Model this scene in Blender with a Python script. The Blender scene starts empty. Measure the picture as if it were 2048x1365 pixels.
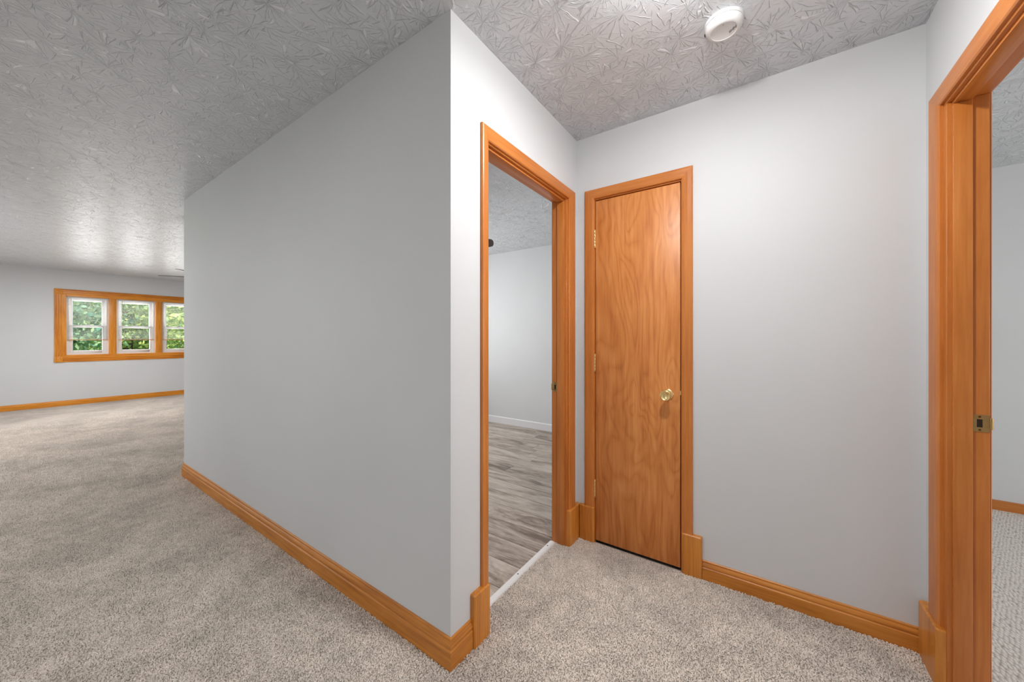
import bpy, bmesh, math, random
from mathutils import Vector, Matrix
import numpy as np

# ------------------------------------------------------------------ camera, sky, lights, exposure
scene = bpy.context.scene
COL = scene.collection
H = 2.44            # ceiling height
EYE = 1.2239        # camera height
V0, UB, VC, UR, UF, UE, VK, VD = 0.968, -0.951, 2.065, 0.513, -10.331, -4.212, 4.175, 4.098
WT = 0.095          # partition thickness
VS = -1.7           # wall behind the photographer
UX = 4.2            # far side of the bedroom

cam_d = bpy.data.cameras.new('camera')
cam = bpy.data.objects.new('camera', cam_d)
COL.objects.link(cam)
cam.location = (0, 0, EYE)
cam.rotation_euler = (math.radians(90), 0, math.radians(34.8812))
cam_d.sensor_width = 36.0
cam_d.lens = 724.0164 / 2048 * 36.0
cam_d.shift_y = -(682.5 - 675.95) / 2048
cam_d.clip_start = 0.02
scene.camera = cam

scene.view_settings.view_transform = 'Standard'
scene.view_settings.look = 'None'
scene.view_settings.gamma = 1.0
scene.view_settings.use_curve_mapping = False
scene.view_settings.exposure = 0.0

world = bpy.data.worlds.new('sky')
scene.world = world
world.use_nodes = True
nt = world.node_tree
bg = nt.nodes['Background']
sky = nt.nodes.new('ShaderNodeTexSky')
sky.sky_type = 'HOSEK_WILKIE'
sky.turbidity = 3.5
sky.sun_direction = Vector((0.5, -0.3, 0.81)).normalized()
nt.links.new(sky.outputs['Color'], bg.inputs['Color'])
bg.inputs['Strength'].default_value = 1.1

def light(name, kind, loc, energy, color=(1, 1, 1), rot=None, size=None, size_y=None, radius=None, direction=None):
    d = bpy.data.lights.new(name, kind)
    o = bpy.data.objects.new(name, d)
    COL.objects.link(o)
    o.location = loc
    d.energy = energy
    d.color = color
    if kind == 'AREA':
        d.shape = 'RECTANGLE'
        d.size = size
        d.size_y = size_y
    if radius is not None:
        d.shadow_soft_size = radius
    if direction is not None:
        o.rotation_euler = Vector(direction).to_track_quat('-Z', 'Y').to_euler()
    return o

light('sun', 'SUN', (0, 0, 8), 9.0, (1.0, 0.95, 0.86), direction=(-0.5, 0.3, -0.81)).data.angle = 0.01
# added fill at unseen window openings; only the far windows are in view
light('rear_window_fill', 'AREA', (-6.6, VS - 0.06, 1.45), 34, (1.0, 1.0, 1.0), size=2.4, size_y=1.2, direction=(0, 1, 0))
light('hall_window_fill', 'AREA', (-2.0, VS - 0.06, 1.45), 3, (1.0, 1.0, 1.0), size=1.3, size_y=1.2, direction=(0, 1, 0))
light('side_room_fill', 'AREA', (UE + WT + 0.02, 2.6, 1.5), 42, (1.0, 1.0, 1.0), size=1.3, size_y=1.2, direction=(1, 0, 0))  # added fill at an opening in an inner partition
light('bedroom_fill', 'AREA', (UX + 0.04, 1.6, 1.5), 60, (1.0, 1.0, 1.0), size=1.6, size_y=1.2, direction=(-1, 0, 0))
light('daylight_far_windows', 'AREA', (UF - 0.14, 1.65, 1.45), 56, (1.0, 1.0, 1.0), size=1.7, size_y=1.0, direction=(1, 0, 0))
# hall lamp, then downward fill disks added to brighten the rooms
light('hall_lamp', 'POINT', (-0.16, 1.10, 2.365), 13.5, (1.0, 1.0, 0.995), radius=0.035)
def fill_disk(name, x, y, watts, d):
    o = light(name, 'AREA', (x, y, H - 0.05), watts, (1.0, 1.0, 0.995), size=d, size_y=d, direction=(0, 0, -1))
    o.data.shape = 'DISK'
fill_disk('hall_fill', -0.16, 1.10, 13, 0.16)  # added disk that brightens the lower alcove walls
fill_disk('entry_fill', -1.6, -0.9, 15, 0.3)  # added fill, lights the carpet more than the long wall
fill_disk('living_room_front_fill', -5.2, -0.8, 16, 0.3)  # added fill for the near living room, no fixture there
fill_disk('living_room_fill', -8.1, 0.9, 50, 0.3)  # added fill for the far wall and carpet

# ------------------------------------------------------------------ helpers
def M4(t):
    return Matrix.Translation(Vector(t))

class MB:
    """collects faces for ONE mesh"""
    def __init__(self):
        self.v, self.f, self.sm = [], [], []
    def add(self, verts, faces, smooth=False):
        b = len(self.v)
        self.v += [tuple(p) for p in verts]
        self.f += [tuple(b + i for i in f) for f in faces]
        self.sm += [smooth] * len(faces)
    def box(self, a, b):
        x0, y0, z0 = [min(p, q) for p, q in zip(a, b)]
        x1, y1, z1 = [max(p, q) for p, q in zip(a, b)]
        v = [(x0, y0, z0), (x1, y0, z0), (x1, y1, z0), (x0, y1, z0), (x0, y0, z1), (x1, y0, z1), (x1, y1, z1), (x0, y1, z1)]
        self.add(v, [(0, 3, 2, 1), (4, 5, 6, 7), (0, 1, 5, 4), (1, 2, 6, 5), (2, 3, 7, 6), (3, 0, 4, 7)])
    def loft(self, rings, closed=True, caps=True, smooth=False):
        n = len(rings[0])
        v = [p for r in rings for p in r]
        fs = []
        for i in range(len(rings) - 1):
            for j in range(n if closed else n - 1):
                k = (j + 1) % n
                fs.append((i * n + j, i * n + k, (i + 1) * n + k, (i + 1) * n + j))
        self.add(v, fs, smooth)
        if caps:
            self.add(rings[0], [tuple(range(n))[::-1]])
            self.add(rings[-1], [tuple(range(n))])
    def lathe(self, prof, origin, axis='z', n=32, sign=1, smooth=True):
        """prof: (radius, along)"""
        rings = []
        ox, oy, oz = origin
        for r, h in prof:
            ring = []
            for i in range(n):
                a = 2 * math.pi * i / n
                c, s = r * math.cos(a), r * math.sin(a)
                h_ = h * sign
                ring.append({'z': (ox + c, oy + s, oz + h_), 'y': (ox + c, oy + h_, oz + s), 'x': (ox + h_, oy + c, oz + s)}[axis])
            rings.append(ring)
        self.loft(rings, True, True, smooth)
    def build(self, name, mat, parent=None, bevel=0.0, seg=2, base=None):
        me = bpy.data.meshes.new(name)
        me.from_pydata(self.v, [], self.f)
        bm = bmesh.new()
        bm.from_mesh(me)
        bmesh.ops.remove_doubles(bm, verts=bm.verts, dist=1e-6)
        bmesh.ops.recalc_face_normals(bm, faces=bm.faces)
        if bevel:
            ed = [e for e in bm.edges if len(e.link_faces) == 2 and e.calc_face_angle(0) > 0.6]
            bmesh.ops.bevel(bm, geom=ed, offset=bevel, segments=seg, affect='EDGES', profile=0.5)
        bm.to_mesh(me)
        bm.free()
        if any(self.sm) or bevel:
            me.shade_smooth()
            try:
                me.set_sharp_from_angle(angle=math.radians(38))
            except Exception:
                pass
        me.materials.append(mat)
        o = bpy.data.objects.new(name, me)
        COL.objects.link(o)
        if base is not None:
            o.location = base
        if parent is not None:
            o.parent = parent
            if base is None:
                o.matrix_parent_inverse = parent.matrix_basis.inverted()
        return o

def tag(o, label, cat=None, group=None, kind=None):
    o['label'] = label
    if cat: o['category'] = cat
    if group: o['group'] = group
    if kind: o['kind'] = kind
    return o

def thing(name, loc, label, cat=None, group=None, kind=None):
    o = bpy.data.objects.new(name, None)
    COL.objects.link(o)
    o.location = loc
    o.empty_display_size = 0.1
    return tag(o, label, cat, group, kind)

def copy_tree(o, parent=None):
    c = o.copy()
    COL.objects.link(c)
    if parent is not None:
        c.parent = parent
    for ch in list(o.children):
        copy_tree(ch, c)
    return c

# ------------------------------------------------------------------ materials
def mat(name):
    m = bpy.data.materials.new(name)
    m.use_nodes = True
    return m, m.node_tree.nodes, m.node_tree.links, m.node_tree.nodes['Principled BSDF']

def N(ns, t, **kw):
    n = ns.new(t)
    for k, v in kw.items():
        setattr(n, k, v)
    return n

def val(n, **kw):
    for k, v in kw.items():
        n.inputs[k].default_value = v
    return n

def srgb(r, g, b):
    f = lambda c: (c / 255 / 12.92) if c / 255 <= 0.04045 else ((c / 255 + 0.055) / 1.055) ** 2.4
    return (f(r), f(g), f(b), 1)

def ramp(ns, stops, interp='LINEAR'):
    r = N(ns, 'ShaderNodeValToRGB')
    r.color_ramp.interpolation = interp
    e = r.color_ramp.elements
    while len(e) < len(stops):
        e.new(0.5)
    for el, (p, c) in zip(e, stops):
        el.position = p
        el.color = c
    return r

def math_n(ns, ls, op, a, b=None, c=None, clamp=False):
    n = N(ns, 'ShaderNodeMath', operation=op)
    n.use_clamp = clamp
    for i, x in enumerate((a, b, c)):
        if x is None: continue
        if isinstance(x, (int, float)):
            n.inputs[i].default_value = x
        else:
            ls.new(x, n.inputs[i])
    return n.outputs[0]

def plain(name, col, rough=0.5, metal=0.0, spec=0.5):
    m, ns, ls, b = mat(name)
    b.inputs['Base Color'].default_value = col
    b.inputs['Roughness'].default_value = rough
    b.inputs['Metallic'].default_value = metal
    b.inputs['Specular IOR Level'].default_value = spec
    return m

def wall_paint(name, col, rough=0.42):
    m, ns, ls, b = mat(name)
    tc = N(ns, 'ShaderNodeTexCoord')
    n1 = val(N(ns, 'ShaderNodeTexNoise'), Scale=260.0, Detail=2.0)
    n2 = val(N(ns, 'ShaderNodeTexNoise'), Scale=1.3, Detail=3.0)
    ls.new(tc.outputs['Object'], n1.inputs['Vector'])
    ls.new(tc.outputs['Object'], n2.inputs['Vector'])
    r = ramp(ns, [(0.3, tuple(c * 0.975 for c in col[:3]) + (1,)), (0.7, tuple(min(1, c * 1.02) for c in col[:3]) + (1,))])
    ls.new(n2.outputs['Fac'], r.inputs['Fac'])
    ls.new(r.outputs['Color'], b.inputs['Base Color'])
    bp = val(N(ns, 'ShaderNodeBump'), Strength=0.12, Distance=0.0012)
    ls.new(n1.outputs['Fac'], bp.inputs['Height'])
    ls.new(bp.outputs['Normal'], b.inputs['Normal'])
    b.inputs['Roughness'].default_value = rough
    b.inputs['Specular IOR Level'].default_value = 0.35
    return m

def ceiling_paint():
    """stomp-brush plaster: rosettes of thin radial ridges"""
    m, ns, ls, b = mat('stomped_ceiling_plaster')
    tc = N(ns, 'ShaderNodeTexCoord')
    wn = val(N(ns, 'ShaderNodeTexNoise'), Scale=21.0, Detail=2.0)
    ls.new(tc.outputs['Object'], wn.inputs['Vector'])
    ws = N(ns, 'ShaderNodeVectorMath', operation='MULTIPLY_ADD')
    ls.new(wn.outputs['Color'], ws.inputs[0])
    ws.inputs[1].default_value = (0.016, 0.016, 0)
    ls.new(tc.outputs['Object'], ws.inputs[2])
    P = ws.outputs[0]
    heights = []
    for scale, off, K, F, w in ((7.0, 0.0, 2.4, 42.0, 0.066), (9.6, 7.3, 2.2, 48.0, 0.062)):
        ad = N(ns, 'ShaderNodeVectorMath', operation='ADD')
        ls.new(P, ad.inputs[0])
        ad.inputs[1].default_value = (off, off * 0.7, 0)
        vo = N(ns, 'ShaderNodeTexVoronoi', voronoi_dimensions='2D', feature='F1')
        val(vo, Scale=scale)
        ls.new(ad.outputs[0], vo.inputs['Vector'])
        df = N(ns, 'ShaderNodeVectorMath', operation='SUBTRACT')
        ls.new(ad.outputs[0], df.inputs[0])
        ls.new(vo.outputs['Position'], df.inputs[1])
        sx = N(ns, 'ShaderNodeSeparateXYZ')
        ls.new(df.outputs[0], sx.inputs[0])
        ang = math_n(ns, ls, 'ARCTAN2', sx.outputs[1], sx.outputs[0])
        ln = N(ns, 'ShaderNodeVectorMath', operation='LENGTH')
        ls.new(df.outputs[0], ln.inputs[0])
        sc = N(ns, 'ShaderNodeSeparateColor')
        ls.new(vo.outputs['Color'], sc.inputs[0])
        cb = N(ns, 'ShaderNodeCombineXYZ')
        ls.new(math_n(ns, ls, 'MULTIPLY_ADD', ang, K, math_n(ns, ls, 'MULTIPLY', sc.outputs[0], 60.0)), cb.inputs[0])
        ls.new(math_n(ns, ls, 'MULTIPLY_ADD', ln.outputs['Value'], F, math_n(ns, ls, 'MULTIPLY', sc.outputs[1], 60.0)), cb.inputs[1])
        ve = N(ns, 'ShaderNodeTexVoronoi', voronoi_dimensions='2D', feature='DISTANCE_TO_EDGE')
        val(ve, Scale=1.0, Randomness=0.72)
        ls.new(cb.outputs[0], ve.inputs['Vector'])
        rg = N(ns, 'ShaderNodeMapRange', interpolation_type='SMOOTHERSTEP')
        val(rg, **{'From Min': w, 'From Max': 0.0, 'To Min': 0.0, 'To Max': 1.0})
        ls.new(ve.outputs['Distance'], rg.inputs['Value'])
        mk = val(N(ns, 'ShaderNodeTexNoise'), Scale=26.0, Detail=1.5)
        ls.new(ad.outputs[0], mk.inputs['Vector'])
        mr = N(ns, 'ShaderNodeMapRange', interpolation_type='SMOOTHSTEP')
        val(mr, **{'From Min': 0.38, 'From Max': 0.56})
        ls.new(mk.outputs['Fac'], mr.inputs['Value'])
        heights.append(math_n(ns, ls, 'MULTIPLY', rg.outputs[0], mr.outputs[0]))
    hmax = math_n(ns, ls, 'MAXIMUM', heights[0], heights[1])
    fine = val(N(ns, 'ShaderNodeTexNoise'), Scale=90.0, Detail=2.0)
    ls.new(tc.outputs['Object'], fine.inputs['Vector'])
    hh = math_n(ns, ls, 'MULTIPLY_ADD', fine.outputs['Fac'], 0.12, hmax)
    bp = val(N(ns, 'ShaderNodeBump'), Strength=1.0, Distance=0.0036)
    ls.new(hh, bp.inputs['Height'])
    ls.new(bp.outputs['Normal'], b.inputs['Normal'])
    lit_ridge_tint = ramp(ns, [(0.0, (0.665, 0.69, 0.72, 1)), (0.6, (0.79, 0.81, 0.835, 1))])  # ridges coloured lighter, as if they caught raking light
    ls.new(hmax, lit_ridge_tint.inputs['Fac'])
    ls.new(lit_ridge_tint.outputs['Color'], b.inputs['Base Color'])
    b.inputs['Roughness'].default_value = 0.36
    b.inputs['Specular IOR Level'].default_value = 0.5
    return m

def wood(name, axis, c_light, c_mid, c_dark, rough=0.36, grain=1.0, figure=0.0):
    m, ns, ls, b = mat(name)
    tc = N(ns, 'ShaderNodeTexCoord')
    oi = N(ns, 'ShaderNodeObjectInfo')
    off = N(ns, 'ShaderNodeVectorMath', operation='SCALE')
    off.inputs['Scale'].default_value = 13.0
    cb = N(ns, 'ShaderNodeCombineXYZ')
    for i in range(3):
        ls.new(oi.outputs['Random'], cb.inputs[i])
    ls.new(cb.outputs[0], off.inputs[0])
    ad = N(ns, 'ShaderNodeVectorMath', operation='ADD')
    ls.new(tc.outputs['Object'], ad.inputs[0])
    ls.new(off.outputs[0], ad.inputs[1])
    mp = N(ns, 'ShaderNodeMapping')
    s = [1.0, 1.0, 1.0]
    s['xyz'.index(axis)] = 0.05
    mp.inputs['Scale'].default_value = s
    ls.new(ad.outputs[0], mp.inputs['Vector'])
    n1 = val(N(ns, 'ShaderNodeTexNoise'), Scale=70.0 * grain, Detail=5.0, Roughness=0.62, Distortion=0.4)
    ls.new(mp.outputs[0], n1.inputs['Vector'])
    mp2 = N(ns, 'ShaderNodeMapping')
    s2 = [1.0, 1.0, 1.0]
    s2['xyz'.index(axis)] = 0.3
    mp2.inputs['Scale'].default_value = s2
    ls.new(ad.outputs[0], mp2.inputs['Vector'])
    n2 = val(N(ns, 'ShaderNodeTexNoise'), Scale=9.0, Detail=3.0)
    ls.new(mp2.outputs[0], n2.inputs['Vector'])
    mix = math_n(ns, ls, 'ADD', math_n(ns, ls, 'MULTIPLY', n1.outputs['Fac'], 0.6), math_n(ns, ls, 'MULTIPLY', n2.outputs['Fac'], 0.4))
    if figure:
        mp3 = N(ns, 'ShaderNodeMapping')
        s3 = [1.0, 1.0, 1.0]
        s3['xyz'.index(axis)] = 0.26
        mp3.inputs['Scale'].default_value = s3
        ls.new(tc.outputs['Object'], mp3.inputs['Vector'])
        nf = val(N(ns, 'ShaderNodeTexNoise'), Scale=5.2, Detail=2.2, Roughness=0.45, Distortion=0.5)
        ls.new(mp3.outputs[0], nf.inputs['Vector'])
        sxyz = N(ns, 'ShaderNodeSeparateXYZ')
        ls.new(tc.outputs['Object'], sxyz.inputs[0])
        tri = math_n(ns, ls, 'PINGPONG', math_n(ns, ls, 'ADD', math_n(ns, ls, 'MULTIPLY', nf.outputs['Fac'], 30.0), math_n(ns, ls, 'MULTIPLY', sxyz.outputs[0], 14.0)), 1.0)
        tri = math_n(ns, ls, 'POWER', tri, 2.2)
        mix = math_n(ns, ls, 'SUBTRACT', mix, math_n(ns, ls, 'MULTIPLY', math_n(ns, ls, 'SUBTRACT', tri, 0.3), figure))
    r = ramp(ns, [(0.30, c_dark), (0.5, c_mid), (0.70, c_light)])
    ls.new(mix, r.inputs['Fac'])
    ls.new(r.outputs['Color'], b.inputs['Base Color'])
    bp = val(N(ns, 'ShaderNodeBump'), Strength=0.08, Distance=0.001)
    ls.new(n1.outputs['Fac'], bp.inputs['Height'])
    ls.new(bp.outputs['Normal'], b.inputs['Normal'])
    b.inputs['Roughness'].default_value = rough
    b.inputs['Specular IOR Level'].default_value = 0.5
    return m

def carpet_mat(name, c1, c2, c3, scale=260.0, blotch=True, bump=0.9):
    m, ns, ls, b = mat(name)
    geo = N(ns, 'ShaderNodeNewGeometry')
    n1 = val(N(ns, 'ShaderNodeTexNoise'), Scale=scale, Detail=3.0, Roughness=0.7)
    n2 = val(N(ns, 'ShaderNodeTexNoise'), Scale=2.1, Detail=5.0, Roughness=0.62, Distortion=0.3)
    n3 = val(N(ns, 'ShaderNodeTexNoise'), Scale=14.0, Detail=4.0, Roughness=0.6)
    for n in (n1, n2, n3):
        ls.new(geo.outputs['Position'], n.inputs['Vector'])
    r = ramp(ns, [(0.33, c3), (0.5, c2), (0.66, c1)])
    ls.new(n1.outputs['Fac'], r.inputs['Fac'])
    mr = N(ns, 'ShaderNodeMapRange')
    val(mr, **{'From Min': 0.34, 'From Max': 0.58, 'To Min': 0.78, 'To Max': 1.02})
    ls.new(n2.outputs['Fac'], mr.inputs['Value'])
    mr3 = N(ns, 'ShaderNodeMapRange')
    val(mr3, **{'From Min': 0.32, 'From Max': 0.6, 'To Min': 0.87, 'To Max': 1.03})
    ls.new(n3.outputs['Fac'], mr3.inputs['Value'])
    mul = math_n(ns, ls, 'MULTIPLY', mr.outputs[0], mr3.outputs[0])
    mx = N(ns, 'ShaderNodeVectorMath', operation='SCALE')
    ls.new(r.outputs['Color'], mx.inputs[0])
    ls.new(mul, mx.inputs['Scale'])
    ls.new(mx.outputs[0], b.inputs['Base Color'])
    bp = val(N(ns, 'ShaderNodeBump'), Strength=bump, Distance=0.004)
    ls.new(n1.outputs['Fac'], bp.inputs['Height'])
    ls.new(bp.outputs['Normal'], b.inputs['Normal'])
    b.inputs['Roughness'].default_value = 0.95
    b.inputs['Specular IOR Level'].default_value = 0.1
    return m

WALL = wall_paint('pale_grey_wall_paint', (0.690, 0.703, 0.714, 1), 0.55)
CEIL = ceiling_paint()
CASE = dict(c_light=srgb(212, 136, 68), c_mid=srgb(199, 120, 52), c_dark=srgb(180, 103, 40))
WCZ = wood('honey_wood_upright', 'z', **CASE)
WCX = wood('honey_wood_along_x', 'x', **CASE)
WCY = wood('honey_wood_along_y', 'y', **CASE)
OAK = dict(c_light=srgb(226, 154, 72), c_mid=srgb(205, 130, 49), c_dark=srgb(168, 97, 30))
WOZ = wood('golden_oak_upright', 'z', **OAK)
WOX = wood('golden_oak_along_x', 'x', **OAK)
WOY = wood('golden_oak_along_y', 'y', **OAK)
VENEER = wood('birch_veneer', 'z', srgb(230, 158, 92), srgb(213, 135, 68), srgb(188, 108, 48), rough=0.42, grain=0.8, figure=0.13)
WINW = dict(c_light=srgb(242, 168, 66), c_mid=srgb(222, 140, 36), c_dark=srgb(186, 104, 20))
WWZ = wood('amber_wood_upright', 'z', **WINW)
WWY = wood('amber_wood_along_y', 'y', **WINW)
BRASS = plain('polished_brass', srgb(250, 222, 156), 0.24, 1.0)
OLDBRASS = plain('aged_brass', srgb(190, 156, 104), 0.42, 1.0)
DARKHOLE = plain('dark_recess', srgb(40, 24, 12), 0.8)
WHITEPL = plain('white_plastic', (0.76, 0.76, 0.76, 1), 0.4)
VINYL = plain('white_vinyl', (0.74, 0.73, 0.72, 1), 0.35)
SLOT = plain('dark_slot', (0.03, 0.03, 0.03, 1), 0.7)
FANW = plain('dark_walnut_blade', srgb(62, 46, 40), 0.45)
FANG = plain('grey_fan_blade', srgb(70, 66, 64), 0.45)
BRONZE = plain('dark_bronze', srgb(52, 42, 38), 0.35, 0.8)
WHITEBASE = plain('white_painted_baseboard', (0.8, 0.8, 0.81, 1), 0.4)
METALSTRIP = plain('white_metal_strip', (0.83, 0.83, 0.82, 1), 0.35)
CARPET = carpet_mat('beige_grey_carpet', srgb(234, 224, 214), srgb(206, 195, 184), srgb(150, 138, 127))

def glass_mat():
    m, ns, ls, b = mat('window_glass')
    out = ns['Material Output']
    tr = N(ns, 'ShaderNodeBsdfTransparent')
    gl = val(N(ns, 'ShaderNodeBsdfGlossy'), Roughness=0.12)
    mx = N(ns, 'ShaderNodeMixShader')
    mx.inputs[0].default_value = 0.02
    ls.new(tr.outputs[0], mx.inputs[1])
    ls.new(gl.outputs[0], mx.inputs[2])
    ls.new(mx.outputs[0], out.inputs['Surface'])
    return m
GLASS = glass_mat()

# ------------------------------------------------------------------ shell
def structure(name, boxes, m, label):
    mb = MB()
    for a, b in boxes:
        mb.box(a, b)
    o = mb.build(name, m)
    return tag(o, label, kind='structure')

O1a, O1b, O1h = 1.160, 1.944, 2.055      # rough opening, doorway 1 (v range, height)
O2a, O2b, O2h = -0.852, -0.340, 2.066    # closet door (u range)
O3a, O3b, O3h = 1.105, 1.900, 2.050      # bedroom doorway (v range)

structure('floor', [((UF - 0.3, VS - 0.3, -0.12), (UX + 0.3, VK + 0.3, -0.02))], plain('subfloor', (0.3, 0.28, 0.25, 1), 0.9), 'concrete coloured subfloor under carpet and planks')
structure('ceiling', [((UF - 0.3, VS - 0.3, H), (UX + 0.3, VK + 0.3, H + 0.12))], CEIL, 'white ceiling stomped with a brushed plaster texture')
structure('wall_left', [((UE, V0, -0.02), (UB, V0 + WT, H))], WALL, 'long pale grey partition wall left of the open doorway')
structure('wall_doorway', [((UB - WT, V0 + WT, -0.02), (UB, O1a, H)), ((UB - WT, O1b, -0.02), (UB, VK, H)), ((UB - WT, O1a, O1h), (UB, O1b, H))], WALL, 'short pale grey wall holding the open doorway to the plank floored room')
structure('wall_back', [((UB, VC, -0.02), (O2a, VC + WT, H)), ((O2b, VC, -0.02), (UR, VC + WT, H)), ((O2a, VC, O2h), (O2b, VC + WT, H))], WALL, 'pale grey end wall holding the closet door')
structure('wall_right', [((UR, VS, -0.02), (UR + WT, O3a, H)), ((UR, O3b, -0.02), (UR + WT, VD, H)), ((UR, O3a, O3h), (UR + WT, O3b, H))], WALL, 'pale grey wall at the right holding the bedroom doorway')
structure('wall_closet', [((UB, 2.75, -0.02), (UR, 2.85, H))], WALL, 'back wall inside the closet')
WA, WBv, WZ0, WZ1 = 0.752, 2.552, 0.903, 1.985    # far window opening
structure('wall_far', [((UF - 0.15, VS, -0.02), (UF, WA, H)), ((UF - 0.15, WBv, -0.02), (UF, VK, H)), ((UF - 0.15, WA, -0.02), (UF, WBv, WZ0)), ((UF - 0.15, WA, WZ1), (UF, WBv, H))], WALL, 'pale grey far living room wall with the three windows')
structure('wall_rear', [((UF - 0.15, VK, -0.02), (UB - WT, VK + 0.1, H))], WALL, 'pale grey wall seen through the open doorway')
structure('wall_bedroom', [((UR + WT, VD, -0.02), (UX + 0.15, VD + 0.1, H))], WALL, 'pale grey bedroom wall seen through the right doorway')
structure('wall_bedroom_side', [((UX, VS, -0.02), (UX + 0.15, 0.8, H)), ((UX, 2.4, -0.02), (UX + 0.15, VD, H)), ((UX, 0.8, -0.02), (UX + 0.15, 2.4, 0.9)), ((UX, 0.8, 2.1), (UX + 0.15, 2.4, H))], WALL, 'bedroom side wall with an added window opening')
structure('wall_side', [((UE, V0 + WT, -0.02), (UE + WT, 1.9, H)), ((UE, 3.3, -0.02), (UE + WT, VK, H)), ((UE, 1.9, -0.02), (UE + WT, 3.3, 0.9)), ((UE, 1.9, 2.1), (UE + WT, 3.3, H))], WALL, 'partition between the living room and the plank floored room')
structure('wall_front', [((UF - 0.15, VS - 0.15, -0.02), (-7.8, VS, H)), ((-5.4, VS - 0.15, -0.02), (-2.65, VS, H)), ((-1.35, VS - 0.15, -0.02), (UX + 0.15, VS, H)),
          ((-7.8, VS - 0.15, -0.02), (-5.4, VS, 0.85)), ((-7.8, VS - 0.15, 2.05), (-5.4, VS, H)), ((-2.65, VS - 0.15, -0.02), (-1.35, VS, 0.85)), ((-2.65, VS - 0.15, 2.05), (-1.35, VS, H))], WALL, 'pale grey wall behind the photographer with two windows')

# carpet of hall and living room (L-shaped)
structure('floor_carpet', [((UF, VS, -0.02), (UR, V0, 0.0)), ((UF, V0, -0.02), (UE, VK, 0.0)), ((UB, V0, -0.02), (UR, VC, 0.0)), ((UB - 0.07, O1a, -0.02), (UB, O1b, 0.0)), ((UR, O3a, -0.02), (UR + 0.06, O3b, 0.0))], CARPET, 'worn beige grey cut pile carpet of hall and living room')

# bedroom loop carpet
def loop_carpet():
    m, ns, ls, b = mat('pale_loop_carpet')
    tc = N(ns, 'ShaderNodeTexCoord')
    mp = N(ns, 'ShaderNodeMapping')
    mp.inputs['Rotation'].default_value = (0, 0, 0.6)
    mp.inputs['Scale'].default_value = (1, 0.55, 1)
    ls.new(tc.outputs['Object'], mp.inputs['Vector'])
    vo = val(N(ns, 'ShaderNodeTexVoronoi', voronoi_dimensions='2D'), Scale=85.0, Randomness=0.55)
    ls.new(mp.outputs[0], vo.inputs['Vector'])
    r = ramp(ns, [(0.15, srgb(238, 232, 224)), (0.55, srgb(218, 209, 199)), (0.8, srgb(172, 162, 151))])
    ls.new(vo.outputs['Distance'], r.inputs['Fac'])
    ls.new(r.outputs['Color'], b.inputs['Base Color'])
    bp = val(N(ns, 'ShaderNodeBump'), Strength=0.8, Distance=0.005)
    bp.invert = True
    ls.new(vo.outputs['Distance'], bp.inputs['Height'])
    ls.new(bp.outputs['Normal'], b.inputs['Normal'])
    b.inputs['Roughness'].default_value = 0.95
    return m
structure('floor_bedroom', [((UR + 0.06, O3a, -0.02), (UR + WT, O3b, -0.002)), ((UR + WT, VS, -0.02), (UX, VD, -0.002))], loop_carpet(), 'pale looped bedroom carpet')

# plank floor of the room behind the doorway
def plank_mat():
    m, ns, ls, b = mat('grey_vinyl_plank')
    tc = N(ns, 'ShaderNodeTexCoord')
    oi = N(ns, 'ShaderNodeObjectInfo')
    cb = N(ns, 'ShaderNodeCombineXYZ')
    ls.new(math_n(ns, ls, 'MULTIPLY', oi.outputs['Random'], 31.0), cb.inputs[0])
    ls.new(math_n(ns, ls, 'MULTIPLY', oi.outputs['Random'], 57.0), cb.inputs[1])
    ad = N(ns, 'ShaderNodeVectorMath', operation='ADD')
    ls.new(tc.outputs['Object'], ad.inputs[0])
    ls.new(cb.outputs[0], ad.inputs[1])
    mp = N(ns, 'ShaderNodeMapping')
    mp.inputs['Scale'].default_value = (0.16, 1, 1)
    ls.new(ad.outputs[0], mp.inputs['Vector'])
    n1 = val(N(ns, 'ShaderNodeTexNoise'), Scale=11.0, Detail=6.0, Roughness=0.6, Distortion=1.1)
    n2 = val(N(ns, 'ShaderNodeTexNoise'), Scale=90.0, Detail=3.0)
    ls.new(mp.outputs[0], n1.inputs['Vector'])
    ls.new(mp.outputs[0], n2.inputs['Vector'])
    mx = math_n(ns, ls, 'ADD', math_n(ns, ls, 'MULTIPLY', n1.outputs['Fac'], 0.78), math_n(ns, ls, 'MULTIPLY', n2.outputs['Fac'], 0.22))
    mx = math_n(ns, ls, 'ADD', mx, math_n(ns, ls, 'MULTIPLY', math_n(ns, ls, 'SUBTRACT', oi.outputs['Random'], 0.5), 0.10))
    r = ramp(ns, [(0.33, srgb(112, 98, 87)), (0.45, srgb(164, 150, 137)), (0.56, srgb(194, 182, 170)), (0.7, srgb(216, 206, 195))])
    ls.new(mx, r.inputs['Fac'])
    ls.new(r.outputs['Color'], b.inputs['Base Color'])
    b.inputs['Roughness'].default_value = 0.42
    b.inputs['Specular IOR Level'].default_value = 0.4
    return m
PLANK = plank_mat()
pf = thing('floor_planks', (UB - 1.6, 2.6, -0.02), 'grey brown wood look plank floor in the room behind the doorway', kind='structure')
random.seed(4)
PL, PW = 1.22, 0.18
mbp = MB()
mbp.box((-PL / 2 + 0.0012, -PW / 2 + 0.0012, 0), (PL / 2 - 0.0012, PW / 2 - 0.0012, 0.014))
plank0 = None
x_lo, x_hi, y_lo, y_hi = UE + WT, UB - 0.07, V0 + WT, VK
rows = int(math.ceil((y_hi - y_lo) / PW))
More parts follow.
